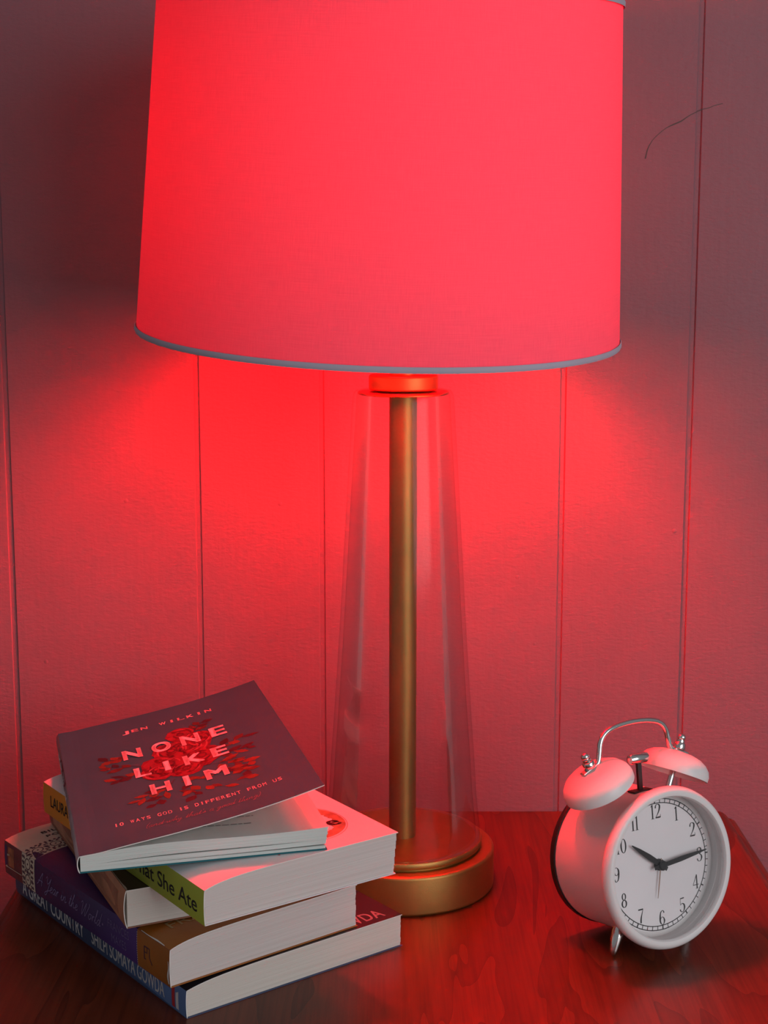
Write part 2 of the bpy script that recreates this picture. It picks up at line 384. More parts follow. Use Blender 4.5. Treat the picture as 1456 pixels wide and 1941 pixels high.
# fat-and-thin clock numerals, unit height, centred on x = 0
def ell(cx, cy, rx, ry, thin, thick, n=28):
    return ribbon([(cx + rx * math.cos(2 * PI * k / n), cy + ry * math.sin(2 * PI * k / n), thin + (thick - thin) * abs(math.cos(2 * PI * k / n)) ** 1.5) for k in range(n + 1)], 0)
DIG = {
 '0': [ell(0, .5, .22, .485, .018, .062)],
 '1': [ribbon([(0, 1, .055), (0, 0, .055)], 0), ribbon([(-.14, .86, .02), (-.05, .93, .025), (.02, 1, .03)]), ribbon([(-.15, .012, .014), (.15, .012, .014)], 0)],
 '2': [ribbon([(-.2, .72, .045), (-.21, .8, .05), (-.14, .94, .03), (0, .985, .018), (.17, .9, .055), (.19, .72, .068), (.08, .45, .045), (-.12, .18, .022), (-.24, .04, .02)]),
       ribbon([(-.25, .04, .035), (0, .05, .05), (.2, .05, .045), (.23, .12, .02), (.26, .24, .01)])],
 '3': [ribbon([(-.2, .78, .045), (-.17, .9, .04), (-.04, .985, .018), (.12, .93, .045), (.17, .78, .065), (.1, .6, .035), (-.04, .53, .014)]),
       ribbon([(-.04, .53, .014), (.13, .46, .04), (.21, .27, .07), (.12, .06, .035), (-.06, .01, .018), (-.2, .1, .04), (-.22, .22, .045)])],
 '4': [ribbon([(.1, 1, .02), (-.28, .29, .016)], 0), ribbon([(-.3, .28, .022), (.28, .28, .022)], 0), ribbon([(.1, 1, .055), (.1, 0, .055)], 0), ribbon([(-.04, .012, .014), (.24, .012, .014)], 0)],
 '5': [ribbon([(-.17, .96, .035), (.2, .98, .04)], 0), ribbon([(-.16, .97, .014), (-.18, .5, .014)], 0),
       ribbon([(-.18, .5, .014), (0, .6, .02), (.17, .5, .055), (.21, .29, .068), (.1, .05, .03), (-.08, .01, .02), (-.2, .1, .04), (-.22, .2, .045)])],
 '6': [ribbon([(.19, .8, .045), (.15, .93, .035), (.02, .985, .018), (-.14, .84, .045), (-.21, .5, .066), (-.2, .2, .06), (-.06, .015, .018), (.1, .03, .025), (.2, .27, .064), (.1, .5, .025), (-.06, .53, .018), (-.18, .38, .02)])],
 '7': [ribbon([(-.22, .95, .045), (.24, .95, .045)], 0), ribbon([(.24, .97, .016), (.1, .6, .035), (0, .3, .06), (-.03, 0, .065)])],
 '8': [ell(0, .755, .155, .23, .02, .05), ell(0, .265, .2, .25, .02, .062)]}
DIG['9'] = [xf(s, -1, -1, 0, 1) for s in DIG['6']]
def numeral2d(t):
    if len(t) == 1: return merge(DIG[t])
    gap = .2 if t == '11' else .27
    off2 = .2 if t == '11' else .26
    return merge([xf(s, 1, 1, -gap if t != '11' else -.19) for s in DIG[t[0]]] + [xf(s, 1, 1, off2 if t != '11' else .19) for s in DIG[t[1]]])

# ------------------------------------------------------------------ structure: floor, panelled wall
FLOOR = -0.62
def struct(o): o['kind'] = 'structure'; return o
bm = bmesh.new(); bm_box(bm, (-2, -3.2, FLOOR - .05), (2, 0.03, FLOOR))
struct(from_bm('floor', bm, mat('floor_wood', (0.23, 0.14, 0.08), 0.45, 0, 0.25, 6, 0, 1, stretch=(8, 0.6, 1))))
bm = bmesh.new(); bm_box(bm, (-2, 0.0011, FLOOR), (2, 0.06, 1.9))
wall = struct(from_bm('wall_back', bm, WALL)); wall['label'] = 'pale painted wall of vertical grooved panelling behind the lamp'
gx = [-2.0, -1.86, -1.68, -1.57, -1.40, -1.22, -1.10, -0.95, -0.80, -0.69, -0.55, -0.43, -0.2712, -0.1345, -0.0450, 0.1285, 0.2195, 0.36, 0.47, 0.62, 0.75, 0.91, 1.02, 1.17, 1.33, 1.44, 1.60, 1.75, 1.86, 2.0]
GW = 0.0034
for a, b in zip(gx, gx[1:]):
    bm = bmesh.new(); x0, x1 = a + GW / 2, b - GW / 2; c = 0.0006
    pr = [(x0, 0.0011), (x0, c), (x0 + c, 0.0), (x1 - c, 0.0), (x1, c), (x1, 0.0011)]
    lo = [bm.verts.new((x, y, FLOOR)) for x, y in pr]; hi = [bm.verts.new((x, y, 1.9)) for x, y in pr]
    for k in range(5): bm.faces.new((lo[k], lo[k + 1], hi[k + 1], hi[k]))
    bm.faces.new(lo); bm.faces.new(hi[::-1])
    from_bm('panel', bm, WALL, wall)
bm = bmesh.new(); bm_box(bm, (-2, -0.012, FLOOR), (2, -0.0002, FLOOR + .09), .003)
struct(from_bm('baseboard_back', bm, mat('white_trim', (0.7, 0.68, 0.66), 0.45)))
# hairline crack in the paint, upper right
def wpt(px, py, y):      # point of the plane y = const seen at a pixel of the survey camera
    X, Z = (px - 728) / F_PX, -(py - 970.5) / F_PX
    d = Vector((X, math.cos(PITCH) + Z * math.sin(PITCH), -math.sin(PITCH) + Z * math.cos(PITCH)))
    t = (y + CAM_D) / d.y; return Vector((0, -CAM_D, CAM_H)) + d * t
cr = []
for i, (px, py) in enumerate([(1224, 300), (1229, 282), (1238, 266), (1250, 252), (1264, 243), (1278, 236), (1292, 229), (1306, 221), (1318, 213), (1330, 207), (1344, 204), (1356, 199), (1370, 196)]):
    p = wpt(px, py, 0); cr.append((p.x + random.uniform(-.0004, .0004), p.z + random.uniform(-.0004, .0004), 0.0002 + 0.0004 * random.random() * (1 - i / 14)))
s = ribbon(cr, 3)
link('crack', [(x, -0.00015, z) for x, z in s[0]], s[1], mat('crack_dark', (0.10, 0.08, 0.075), 0.9), wall)  # thin dark ribbon laid on the wall face for the crack line

# ------------------------------------------------------------------ nightstand
TXL, TXR, TYF = -0.2325, 0.2500, -0.445
ns = thing('nightstand', 'dark cherry wood nightstand with moulded edge standing against the panelled wall', 'nightstand', ((TXL + TXR) / 2, -0.22, FLOOR))
ox, oy, oz = ns.location
prof = [(0, 0), (.0014, -.0002), (.0035, -.0011), (.0055, -.0026), (.0070, -.0043), (.0074, -.0052), (.0098, -.0058), (.0122, -.0072), (.0138, -.0092), (.0144, -.0118), (.0144, -.0200), (.0120, -.0225), (.0, -.0225)]
bm = bmesh.new(); loops = []
YB = -0.0006
for off, z in prof:
    loops.append([bm.verts.new((x - ox, y - oy, z - oz)) for x, y in ((TXL - off, YB), (TXR + off, YB), (TXR + off, TYF - off), (TXL - off, TYF - off))])
for a, b in zip(loops, loops[1:]):
    for k in range(4): bm.faces.new((a[k], a[(k + 1) % 4], b[(k + 1) % 4], b[k]))
bm.faces.new(loops[0]); bm.faces.new(loops[-1])
from_bm('tabletop', bm, WOOD, ns)
bm = bmesh.new(); bm_box(bm, (TXL + .012 - ox, -.425 - oy, 0.06), (TXR - .012 - ox, -.014 - oy, -.0225 - FLOOR), .002)
from_bm('case', bm, WOOD, ns)
for sx in (TXL + .03, TXR - .03):
    for sy in (-.40, -.035):
        lathe('foot', [(0, 0), (.016, 0), (.019, .01), (.024, .045), (.024, .06), (0, .06)], WOOD, ns, Matrix.Translation((sx - ox, sy - oy, 0)), 24)

# ------------------------------------------------------------------ table lamp
LX, LY = 0.0122, -0.1307
lamp = thing('table_lamp', 'tall clear glass and brass table lamp with white drum shade glowing red', 'lamp', (LX, LY, 0))
lathe('base_disc', rounded(0, 0.0, 0.0603, 0.0262, .0022), SATIN, lamp)
lathe('base_plate', [(0, .0262), (.0500, .0262), (.0500, .0275), (.0520, .0278), (.0523, .0283), (.0523, .0312), (.0518, .0318), (.0, .0318)], SATIN, lamp)
tube('rod', [(0, 0, .0318), (0, 0, .1), (0, 0, .2), (0, 0, .3235)], .0089, SATIN, lamp, 40, 0)
GL = glass_mat('clear_glass')
go = [(.0508, .0319), (.0510, .0335), (.0500, .045), (.0484, .060), (.0468, .085), (.0446, .115), (.0422, .150), (.0400, .185), (.0380, .22), (.0360, .255), (.0342, .285), (.0328, .308), (.0322, .3175), (.0318, .3215), (.0312, .3236), (.0302, .3247), (.0285, .3251), (.0100, .3251)]
gi = [(r - .0026, z) for r, z in go[:12]] + [(.0297, .3190), (.0294, .3220), (.0290, .3238), (.0284, .3246), (.0100, .3246)]
lathe('glass_body', go + gi[::-1], GL, lamp, None, 128, True, True)
lathe('gasket', [(.0092, .3226), (.0284, .3226), (.0287, .3229), (.0286, .3240), (.0283, .3243), (.0092, .3243)], BRASS, lamp, None, 64, True, True)
lathe('neck_cap', rounded(0, .3252, .0218, .3350, .0016), SATIN, lamp)
lathe('collar', [(.0, .335), (.0088, .335), (.0088, .345), (.006, .347), (.006, .362), (0, .362)], BRASS, lamp, None, 40)
lathe('socket', [(0, .3615), (.010, .3615), (.0165, .368), (.0165, .415), (.0155, .425), (.0, .425)], BRASS, lamp, None, 40)
BZ = 0.487
bulb = lathe('bulb', [(0, .425), (.0125, .425), (.0130, .440), (.0175, .452), (.0250, .466), (.0292, .480), (.0300, .490), (.0280, .503), (.0215, .514), (.0120, .5205), (0, .5225)], emit_mat('red_bulb', BULB_COL, BULB), lamp, None, 24)
bulb['label'] = 'glowing red bulb inside the shade'
# shade, knocked askew: leans to the right and towards the viewer
B0 = Vector((-0.0035 - LX, -0.156 - LY, 0.3626)); AX0 = Vector((0.0367, -0.0981, 0.9945)).normalized(); T0 = B0 + AX0 * 0.1932
RB, RT = 0.1460, 0.1336
ax = (T0 - B0).normalized(); e1 = (Vector((1, 0, 0)) - ax * ax.x).normalized(); e2 = ax.cross(e1); SH = (T0 - B0).length
MS = frame(B0, e1, e2, ax)
n, hN = 160, 24
V, Fc, UV = [], [], []
for j in range(hN + 1):
    t = j / hN; r = RB + (RT - RB) * t
    for k in range(n + 1):
        a = 2 * PI * k / n - PI / 2 + PI; V.append(MS @ Vector((r * math.cos(a), r * math.sin(a), SH * t))); UV.append((k / n, t))
for j in range(hN):
    for k in range(n): a = j * (n + 1) + k; Fc.append((a, a + 1, a + n + 2, a + n + 1))
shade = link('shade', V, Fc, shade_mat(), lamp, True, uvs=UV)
TRIM = mat('shade_trim', (0.44, 0.38, 0.46), 0.8, 0, 0.04)
lathe('bottom_trim', [(RB + .0004, .0024), (RB + .0010, .0018), (RB + .0012, .0), (RB + .0008, -.0010), (RB - .0008, -.0010), (RB - .0012, .0), (RB - .0012, .0030)], TRIM, shade, MS, 160)
lathe('top_trim', [(RT + .0012, SH - .0012), (RT + .0013, SH + .0016), (RT + .0006, SH + .0026), (RT - .0010, SH + .0026), (RT - .0014, SH + .0010), (RT - .0010, SH - .0014)], TRIM, shade, MS, 160)
# wire carrier of the shade: harp from the socket, spider ring at the top
HB = T0 - ax * .012
for s in (-1, 1):
    tube('harp', [(s * .0165, 0, .372), (s * .036, -.004, .400), (s * .050, -.012, .46), (s * .042, -.028, .515), tuple(HB + e1 * s * .012)], .0011, BRASS, lamp, 8)
lathe('spider_hub', rounded(0, -.004, .013, .004, .001), BRASS, lamp, frame(HB, e1, e2, ax), 32)
for k in range(3):
    a = 2 * PI * k / 3 + .5; d = e1 * math.cos(a) + e2 * math.sin(a)
    tube('spider_arm', [tuple(HB + d * .012), tuple(HB + d * .06), tuple(HB + d * (RT - .0015) + ax * .010)], .0012, BRASS, lamp, 8)
lathe('finial', [(0, .004), (.004, .004), (.005, .012), (.003, .016), (.006, .022), (0, .028)], BRASS, lamp, frame(HB, e1, e2, ax), 24)

# ------------------------------------------------------------------ books
class Book: pass
def make_book(name, label, N, th, w, l, ts, tf, front, spine, back, pages, layers=12, cut=0.0, tail=None, group='paperbacks in the leaning stack', bulge=0.0005, lift=None, fan=None, k=0.016, rake=0.0):
    """paperback lying face up; local x runs from spine to fore edge, y from the near end to the far end"""
    b = Book(); b.root = thing(name, label, 'book', N, th, group)
    T = lambda u: ts + (tf - ts) * (1 - math.exp(-max(u, 0) / k))
    b.T = T; ct = 0.0005
    us = [0, .0015, .003, .005, .008, .012, .017, .024, .034] + [.034 + (w - .034) * i / 12 for i in range(1, 13)]
    nu = len(us)
    lf = lift or (lambda u: 0.0)
    # shape of the front cover in section: (x, z) of its outer face at arc position u
    sec = [];
    x, z = 0.0, T(0)
    for i, u in enumerate(us):
        if i:
            du = u - us[i - 1]; dz = (T(u) + lf(u)) - (T(us[i - 1]) + lf(us[i - 1])); x += math.sqrt(max(du * du - dz * dz, 1e-12)); z += dz
        sec.append((x, z))
    def cov(u):
        for i in range(nu - 1):
            if u <= us[i + 1] or i == nu - 2:
                t = (u - us[i]) / (us[i + 1] - us[i]); a, c = sec[i], sec[i + 1]
                return a[0] + (c[0] - a[0]) * t, a[1] + (c[1] - a[1]) * t, -(c[1] - a[1]), (c[0] - a[0])
    def cmap(u, v, off=0):
        x, z, nx, nz = cov(u); d = math.hypot(nx, nz) or 1; return (x + nx / d * off, v, z + nz / d * off)
    b.cmap = cmap
    def spx(h): return -bulge * math.sin(PI * min(max(h / ts, 0), 1)) ** 0.7
    def smap(s, h, off=0): return (spx(h) - off, s, h)          # s runs along y, h is height
    b.smap = smap
    # front cover
    V, Fc, mi = [], [], []
    for sgn in (0, 1):
        for u in us:
            for v in (0, l): V.append(cmap(u, v, -ct * sgn))
    m2 = 2 * nu
    for i in range(nu - 1):
        a = 2 * i; Fc.append((a, a + 2, a + 3, a + 1)); mi.append(0)
        c = m2 + a; Fc.append((c, c + 1, c + 3, c + 2)); mi.append(1)
        Fc.append((a, c, c + 2, a + 2)); mi.append(1); Fc.append((a + 1, a + 3, c + 3, c + 1)); mi.append(1)
    a = 2 * (nu - 1); Fc.append((a, m2 + a, m2 + a + 1, a + 1)); mi.append(1)
    b.front = link('front_cover', V, Fc, None, b.root, False, [front, PAPER], mi)
    # spine
    hs = [ts * i / 10 for i in range(11)]; V, Fc, mi = [], [], []
    for sgn in (0, 1):
        for h in hs:
            for v in (0, l): V.append(smap(v, h, -ct * sgn))
    m2 = 22
    for i in range(10):
        a = 2 * i; Fc.append((a, a + 1, a + 3, a + 2)); mi.append(0); c = m2 + a; Fc.append((c, c + 2, c + 3, c + 1)); mi.append(1)
        Fc.append((a, a + 2, c + 2, c)); mi.append(1); Fc.append((a + 1, c + 1, c + 3, a + 3)); mi.append(1)
    b.spine = link('spine', V, Fc, None, b.root, True, [spine, PAPER], mi)
    for p in b.spine.data.polygons: p.use_smooth = p.material_index == 0
    bm = bmesh.new(); bm_box(bm, (0, 0, 0), (w - rake, l, ct)); from_bm('back_cover', bm, back, b.root)
    # page block in gathered layers, every layer a hair out of line
    rnd = random.Random(sum(map(ord, label)))
    V, Fc = [], []
    up = [.0006] + [u for u in us[2:-1]] + [w - .0007]; m = len(up)
    fanf = fan or (lambda j, u: 0.0)
    for j in range(layers):
        dv, du = rnd.uniform(-.00010, .00010), rnd.uniform(-.00020, .00020)
        f0, f1 = j / layers, (j + 1) / layers
        o = len(V)
        for i, u in enumerate(up):
            h0, h1 = ct + (T(u) - 2 * ct) * f0, ct + (T(u) - 2 * ct) * f1
            g = fanf(j, u)
            uu = u + (du - rake * (1 - f0)) * (1 if i == m - 1 else 0)
            for v in (0.0009 + dv, l - .0009 + dv): V.append((uu, v, h0 + g)); V.append((uu, v, h1 + g))
        for i in range(m - 1):
            a = o + 4 * i; c = a + 4
            Fc += [(a, c, c + 1, a + 1), (a + 2, a + 3, c + 3, c + 2), (a + 1, c + 1, c + 3, a + 3), (a, a + 2, c + 2, c)]
        a = o; Fc.append((a, a + 1, a + 3, a + 2)); a = o + 4 * (m - 1); Fc.append((a, a + 2, a + 3, a + 1))
    b.pages = link('page_block', V, Fc, pages, b.root); b.pages['kind'] = 'stuff'
    b.w, b.l, b.ts, b.tf = w, l, ts, tf
    return b
def spine_text(shape, b, ytop): # 2-D text whose x runs from the far end towards the viewer, y up the spine
    return [(ytop - x, y) for x, y in shape[0]], shape[1]
S = lambda b: (lambda x, y, off: b.smap(x, y, off))
Cm = lambda b: (lambda x, y, off: b.cmap(x, y, off))
WHITE_INK = mat('pale_ink', (0.72, 0.68, 0.68), 0.6)

# --- book 1, lowest: black cover, blue spine
navy = mat('blue_spine', (0.045, 0.072, 0.15), 0.5, 0, .12); blackc = mat('black_cover', (0.020, 0.016, 0.020), 0.38, 0, .1)
b1 = make_book('paperback_book', 'thick black paperback with white capitals and blue spine, lowest in the stack', (-.1065, -.3213, 0), .6584, .1485, .2169, .0160, .0198, blackc, navy, navy, PAGE, 12)
decal('spine_lettering', spine_text(fit_text('A GREAT COUNTRY', 0, .086, .0028, .0104, .012), b1, .2060), S(b1), WHITE_INK, b1.spine)
decal('spine_lettering', spine_text(fit_text('SHILPI SOMAYA GOWDA', 0, .0868, .0034, .0094, .012), b1, .1100), S(b1), WHITE_INK, b1.spine)
RED_INK = mat('red_ink', (0.55, 0.03, 0.04), 0.6)
decal('emblem', poly([(.0150, .002), (.0118, .002), (.0118, .0135), (.0150, .0135)]), S(b1), RED_INK, b1.spine)
decal('emblem', poly([(.0108, .002), (.0078, .002), (.0078, .0125), (.0108, .0112)]), S(b1), WHITE_INK, b1.spine)
decal('title_lettering', fit_text('SHILPI SOMAYA GOWDA', .018, .1400, .0048, .0105, .012, 0, 1.05), Cm(b1), WHITE_INK, b1.front)
decal('title_lettering', fit_text('A GREAT', .020, .130, .150, .026, .012), Cm(b1), WHITE_INK, b1.front)
decal('title_lettering', fit_text('COUNTRY', .020, .130, .112, .026, .012), Cm(b1), WHITE_INK, b1.front)

# --- book 2: purple and ochre, tile-pattern band
purple = mat('purple_cover', (0.040, 0.014, 0.085), 0.42, 0, .15, 25); ochre = mat('ochre_cover', (0.36, 0.115, 0.014), 0.5, 0, .12)
cream = mat('cream_print', (0.62, 0.47, 0.36), 0.6, 0, .06); darkp = mat('dark_plum_print', (0.075, 0.022, 0.040), 0.6)
b2 = make_book('paperback_book.001', 'worn thick paperback with purple and ochre spine and tile pattern band', (-.1142, -.3261, .0200), .6723, .1262, .2040, .0215, .0258, purple, purple, ochre, PAGEG, 16, k=.012)
YO, YB0, YB1 = .0345, .1615, .1790
def strip(v0, v1, fm, u0, u1, m, par, layer=0, nu=14):
    V, Fc = [], []
    for i in range(nu + 1):
        u = u0 + (u1 - u0) * i / nu
        V += [(u, v0), (u, v1)]
    Fc = [(2 * i, 2 * i + 2, 2 * i + 3, 2 * i + 1) for i in range(nu)]
    return decal('printed_band', (V, Fc), fm, m, par, .00010, layer)
SW = lambda b: (lambda u, v, off: b.smap(v, u, off))     # (height, y) order for the spine
strip(0, YO, Cm(b2), 0, b2.w, ochre, b2.front); strip(0, YO, SW(b2), 0.0004, b2.ts, ochre, b2.spine)
strip(YB0, b2.l, Cm(b2), 0, b2.w, cream, b2.front); strip(YB0, YB1, SW(b2), 0.0004, b2.ts, cream, b2.spine)
brick_red = mat('dark_red_print', (0.16, 0.022, 0.022), 0.5, 0, .2, 120); orange_pic = mat('rust_picture', (0.35, 0.09, 0.035), 0.6, 0, .5, 160)
strip(YB1, b2.l, SW(b2), 0.0004, b2.ts, brick_red, b2.spine)
strip(.1905, .1985, SW(b2), .0065, .0190, orange_pic, b2.spine, 1)
decal('printed_band', merge([poly([(b2.l - .0006, .005), (b2.l - .0006, .019), (b2.l - .0034, .019), (b2.l - .0034, .005)])]), S(b2), mat('plum_picture', (.06, .02, .09), .6), b2.spine, .0001, 1)
decal('printed_band', merge([ribbon([(YB1 + .001, .0058, .00022), (b2.l - .001, .0052, .00022)], 0), disc(.1992, .0135, .0007), disc(.1975, .0138, .0006), disc(.201, .0055, .0008)]), S(b2), cream, b2.spine, .0001, 2)
def rosettes(along, across, L):
    """tile ornament in a strip: 'across' wide (0..across), repeating every 'along' over length L"""
    sh = []; n_ = max(1, round(L / along)); st = L / n_
    for i in range(n_):
        c = st * (i + .5); m_ = across * .5; R_ = across * .21
        sh += [ring2d(c, m_, R_, R_, .00035, 16), disc(c, m_, .0007, .0007, 8)]
        for k in range(8):
            a = 2 * PI * k / 8 + .2; sh.append(xf(disc(0, 0, .0011, .0006, 7), 1, 1, c + 1.62 * R_ * math.cos(a), m_ + 1.62 * R_ * math.sin(a), a))
        for e in (.19, .81):
            for k in range(3): sh.append(xf(poly([(-.0011, 0), (0, .0009), (.0011, 0), (0, -.0009)]), 1, 1, st * i + st * (k + .5) / 3, across * e))
        sh += [disc(st * i, m_, .0012, .0013, 8), disc(st * i, m_ + .0032, .0009, .0008, 8), disc(st * i, m_ - .0032, .0009, .0008, 8)]
    nn = int(L / .0032)
    for i in range(nn):
        c = L * (i + .5) / nn
        sh.append(poly([(c - .0012, .0016), (c, .0002), (c + .0012, .0016), (c, .0024)])); sh.append(poly([(c - .0012, across - .0016), (c, across - .0003), (c + .0012, across - .0016), (c, across - .0024)]))
    return merge(sh)
r = rosettes(.0125, YB1 - YB0 - .0012, .074); decal('tile_pattern', ([(x + .0008, y + YB0 + .0012) for x, y in r[0]], r[1]), Cm(b2), darkp, b2.front, .00016, 0)
r = rosettes(.0104, YB1 - YB0 - .0012, .0205); decal('tile_pattern', ([(y + YB0 + .0012, x + .0006) for x, y in r[0]], r[1]), S(b2), darkp, b2.spine, .00016, 1)
decal('title_lettering', fit_text('BILL LATTER', .020, .066, .1905, .0036, .016, 0, 1.15), Cm(b2), darkp, b2.front, .0002, 1)
decal('title_lettering', fit_text('POSTE SCALA', .020, .066, .1835, .0032, .010, 0, 1.15), Cm(b2), darkp, b2.front, .0002, 1)
lilac = mat('lilac_ink', (0.21, 0.15, 0.30), 0.6); lilac2 = mat('dim_lilac_ink', (0.15, 0.10, 0.24), 0.6)
decal('spine_lettering', spine_text(script2d('A Year in the World', 0, .081, .0078, .0088, .00026), b2, .1580), S(b2), lilac, b2.spine)
decal('spine_lettering', spine_text(merge([disc(.0840, .0105, .0007, .0008, 8)]), b2, .1580), S(b2), lilac, b2.spine)
decal('spine_lettering', spine_text(fit_text('FRANCES', 0, .0245, .0115, .0052), b2, .0680), S(b2), lilac2, b2.spine)
decal('spine_lettering', spine_text(fit_text('MAYES', 0, .0170, .0040, .0052), b2, .0640), S(b2), lilac2, b2.spine)
decal('dotted_line', merge([disc(YO, .0010 + i * .00135, .00035, .00045, 6) for i in range(15)]), S(b2), cream, b2.spine, .0001, 2)
logo = [ribbon([(0, 0, .00035), (0, .0062, .00035)], 0), ribbon([(0, .0062, .00035), (.0044, .0062, .00035), (.0044, .0018, .0003), (.0066, -.0012, .0003)], 0), ribbon([(0, .0034, .0003), (.0024, .0034, .0003), (.0024, .0060, .0003)], 0), ribbon([(-.0004, 0, .0003), (.0012, 0, .0003)], 0)]
decal('emblem', spine_text(xf(merge(logo), 1.25, 1.15, 0, .0075), b2, .0265), S(b2), darkp, b2.spine, .0001, 2)
decal('title_lettering', fit_text('FRANCES MAYES', .012, .110, .0175, .0085), Cm(b2), mat('tan_ink', (.42, .27, .12), .6), b2.front, .0002, 1)
decal('title_lettering', script2d('A Year in the World', .012, .115, .105, .02, .0006), Cm(b2), lilac, b2.front)
decal('wear', ribbon([(.0004, .006, .0002), (.0006, .014, .00045), (.0003, .022, .00025), (.0004, .031, .0002)], 3), Cm(b2), PAPER, b2.front, .0002, 1)
decal('wear', ribbon([(.0010, .002, .0005), (.0016, .006, .0009), (.0006, .011, .0006), (.0012, .015, .0002)], 3), S(b2), PAPER, b2.spine, .0001, 2)

# --- book 3: small, russet spine
russet = mat('russet_spine', (0.27, 0.10, 0.052), 0.55, 0, .3, 45); russet2 = mat('pale_russet', (0.37, 0.155, 0.085), 0.6, 0, .25, 70)
darkc = mat('dark_brown_cover', (0.045, 0.022, 0.016), 0.45)
b3 = make_book('paperback_book.002', 'small paperback with plain russet spine and dark cover, third from the bottom', (-.1397, -.3095, .0462), math.radians(25.2), .104, .1770, .0218, .0216, darkc, russet, russet, PAGE, 10, bulge=.0016)
decal('printed_band', poly([(.012, .0042), (.165, .0042), (.165, .0175), (.012, .0175)]), S(b3), russet2, b3.spine)
decal('wear', ribbon([(.0004, .0, .0003), (.0007, .004, .0006), (.0005, .012, .0003), (.0004, .03, .0002), (.0006, .05, .0004), (.0003, .07, .0002)], 3), Cm(b3), mat('worn_edge', (.50, .34, .26), .7), b3.front)

# --- book 4: white cover, spine running from orange to green
ivory = mat('white_cover', (0.74, 0.72, 0.72), 0.42, 0, .02)
spg = spine_grad_mat('orange_green_spine', (0.85, 0.32, 0.008), (0.20, 0.215, 0.020), .085, .165)
b4 = make_book('paperback_book.003', 'white covered paperback with spine fading from orange to green', (-.0916, -.3556, .0682), .6153, .1222, .2058, .0192, .0238, ivory, spg, ivory, PAGEG, 10, k=.013, rake=.0022)
decal('spine_lettering', spine_text(fit_text('LAURA SHAPIRO', 0, .062, .0068, .0074, .004), b4, .1945), S(b4), INK, b4.spine)
decal('spine_lettering', spine_text(fit_text('What She Ate', 0, .0815, .0052, .0088, .010), b4, .0885), S(b4), INK, b4.spine)
plate = mat('orange_watercolour', (0.20, 0.18, 0.09), 0.6, 0, .40, 140); platelt = mat('faint_watercolour', (0.42, 0.36, 0.30), 0.6, 0, .3, 90)
def arcband(cx, cy, r0, r1, a0, a1, n=28, wob=.0):
    V, Fc = [], []
    for k in range(n + 1):
        a = a0 + (a1 - a0) * k / n; q = r0 * (1 + random.uniform(-wob, wob))
        V += [(cx + q * math.cos(a), cy + q * math.sin(a)), (cx + r1 * math.cos(a), cy + r1 * math.sin(a))]
    return V, [(2 * k, 2 * k + 1, 2 * k + 3, 2 * k + 2) for k in range(n)]
PX, PY = .0835, .0415
decal('plate_print', arcband(PX, PY, .0195, .0262, -2.0, .62, 40, .05), Cm(b4), plate, b4.front)
decal('plate_print', arcband(PX, PY, .0215, .0262, .62, 1.2, 14, .03), Cm(b4), platelt, b4.front)
decal('plate_print', ring2d(PX, PY, .0270, .0278, .00014, 48), Cm(b4), plate, b4.front)
decal('title_lettering', fit_text('What', .046, .070, .052, .0075, .02), Cm(b4), INK, b4.front, .0003)
decal('title_lettering', fit_text('She', .072, .0895, .042, .0075, .02), Cm(b4), INK, b4.front, .0003)
decal('title_lettering', fit_text('e', .0966, .1046, .0290, .0115, .03), Cm(b4), INK, b4.front, .0003)
decal('title_lettering', fit_text('LAURA', .010, .050, .186, .006), Cm(b4), INK, b4.front, .0003)
decal('title_lettering', disc(.0508, .0093, .0007, .0006, 8), Cm(b4), RED_INK, b4.front, .0003)

# --- book 5, on top: mauve cover curling open
mauve = mat('slate_cover', (0.018, 0.135, 0.162), 0.7, 0, .05, 30, spec=0.15); mauve_sp = mat('mauve_spine', (0.30, 0.19, 0.20), 0.55, 0, .15, 80)
W5, L5 = .1325, .2182
lift5 = lambda u: .0246 * (0.62 * max(0, (u - .010) / (W5 - .010)) + 0.38 * max(0, (u - .010) / (W5 - .010)) ** 2.4)
def fan5(j, u):
    t = max(0, (u - .01) / (W5 - .01)); g = 0.0
    if j >= 2: g += .0009 * t ** 1.2
    if j >= 5: g += .0007 * math.sin(PI * min(1, t * 1.1)) * 1.0
    if j >= 9: g -= .0004 * math.sin(PI * t)
    return g + .0006 * math.sin(2.2 * PI * t) * (j / 12)
b5 = make_book('paperback_book.004', 'mauve paperback with red roses and white capitals, cover curling open on top', (-.1571, -.3448, .0922), .2562, W5, L5, .0092, .0118, mauve, mauve_sp, mauve, PAGEB, 13, lift=lift5, fan=fan5, k=.02, bulge=.0012, rake=.0016)
pink_ink = mat('white_print', (0.80, 0.74, 0.74), 0.55)
for row, v, hh in ((('N', .0414), ('O', .0594), ('N', .0775), ('E', .0950)), .1335, .0175), ((('L', .0440), ('I', .0586), ('K', .0746), ('E', .0905)), .0975, .0165), ((('H', .0510), ('I', .0662), ('M', .0835)), .0635, .0165):
    for ch, u in row:
        wd_ = {'I': .0036, 'M': .0135, 'E': .0098, 'L': .0095}.get(ch, .0118)
        decal('title_lettering', fit_text(ch, u - wd_ / 2, u + wd_ / 2, v, hh, .035), Cm(b5), pink_ink, b5.front, .00018, 6)
def spaced(word, u0, u1, v, hh, bold=.02):
    sh = []; n_ = len(word)
    for i, ch in enumerate(word):
        if ch == ' ': continue
        c = u0 + (u1 - u0) * (i + .5) / n_; wd_ = min((u1 - u0) / n_ * .74, .0044) * (.35 if ch in 'I1' else 1)
        sh.append(fit_text(ch, c - wd_ / 2, c + wd_ / 2, v, hh, bold))
    return merge(sh)
decal('author_lettering', spaced('JEN WILKIN', .0385, .0985, .1850, .0056), Cm(b5), pink_ink, b5.front)
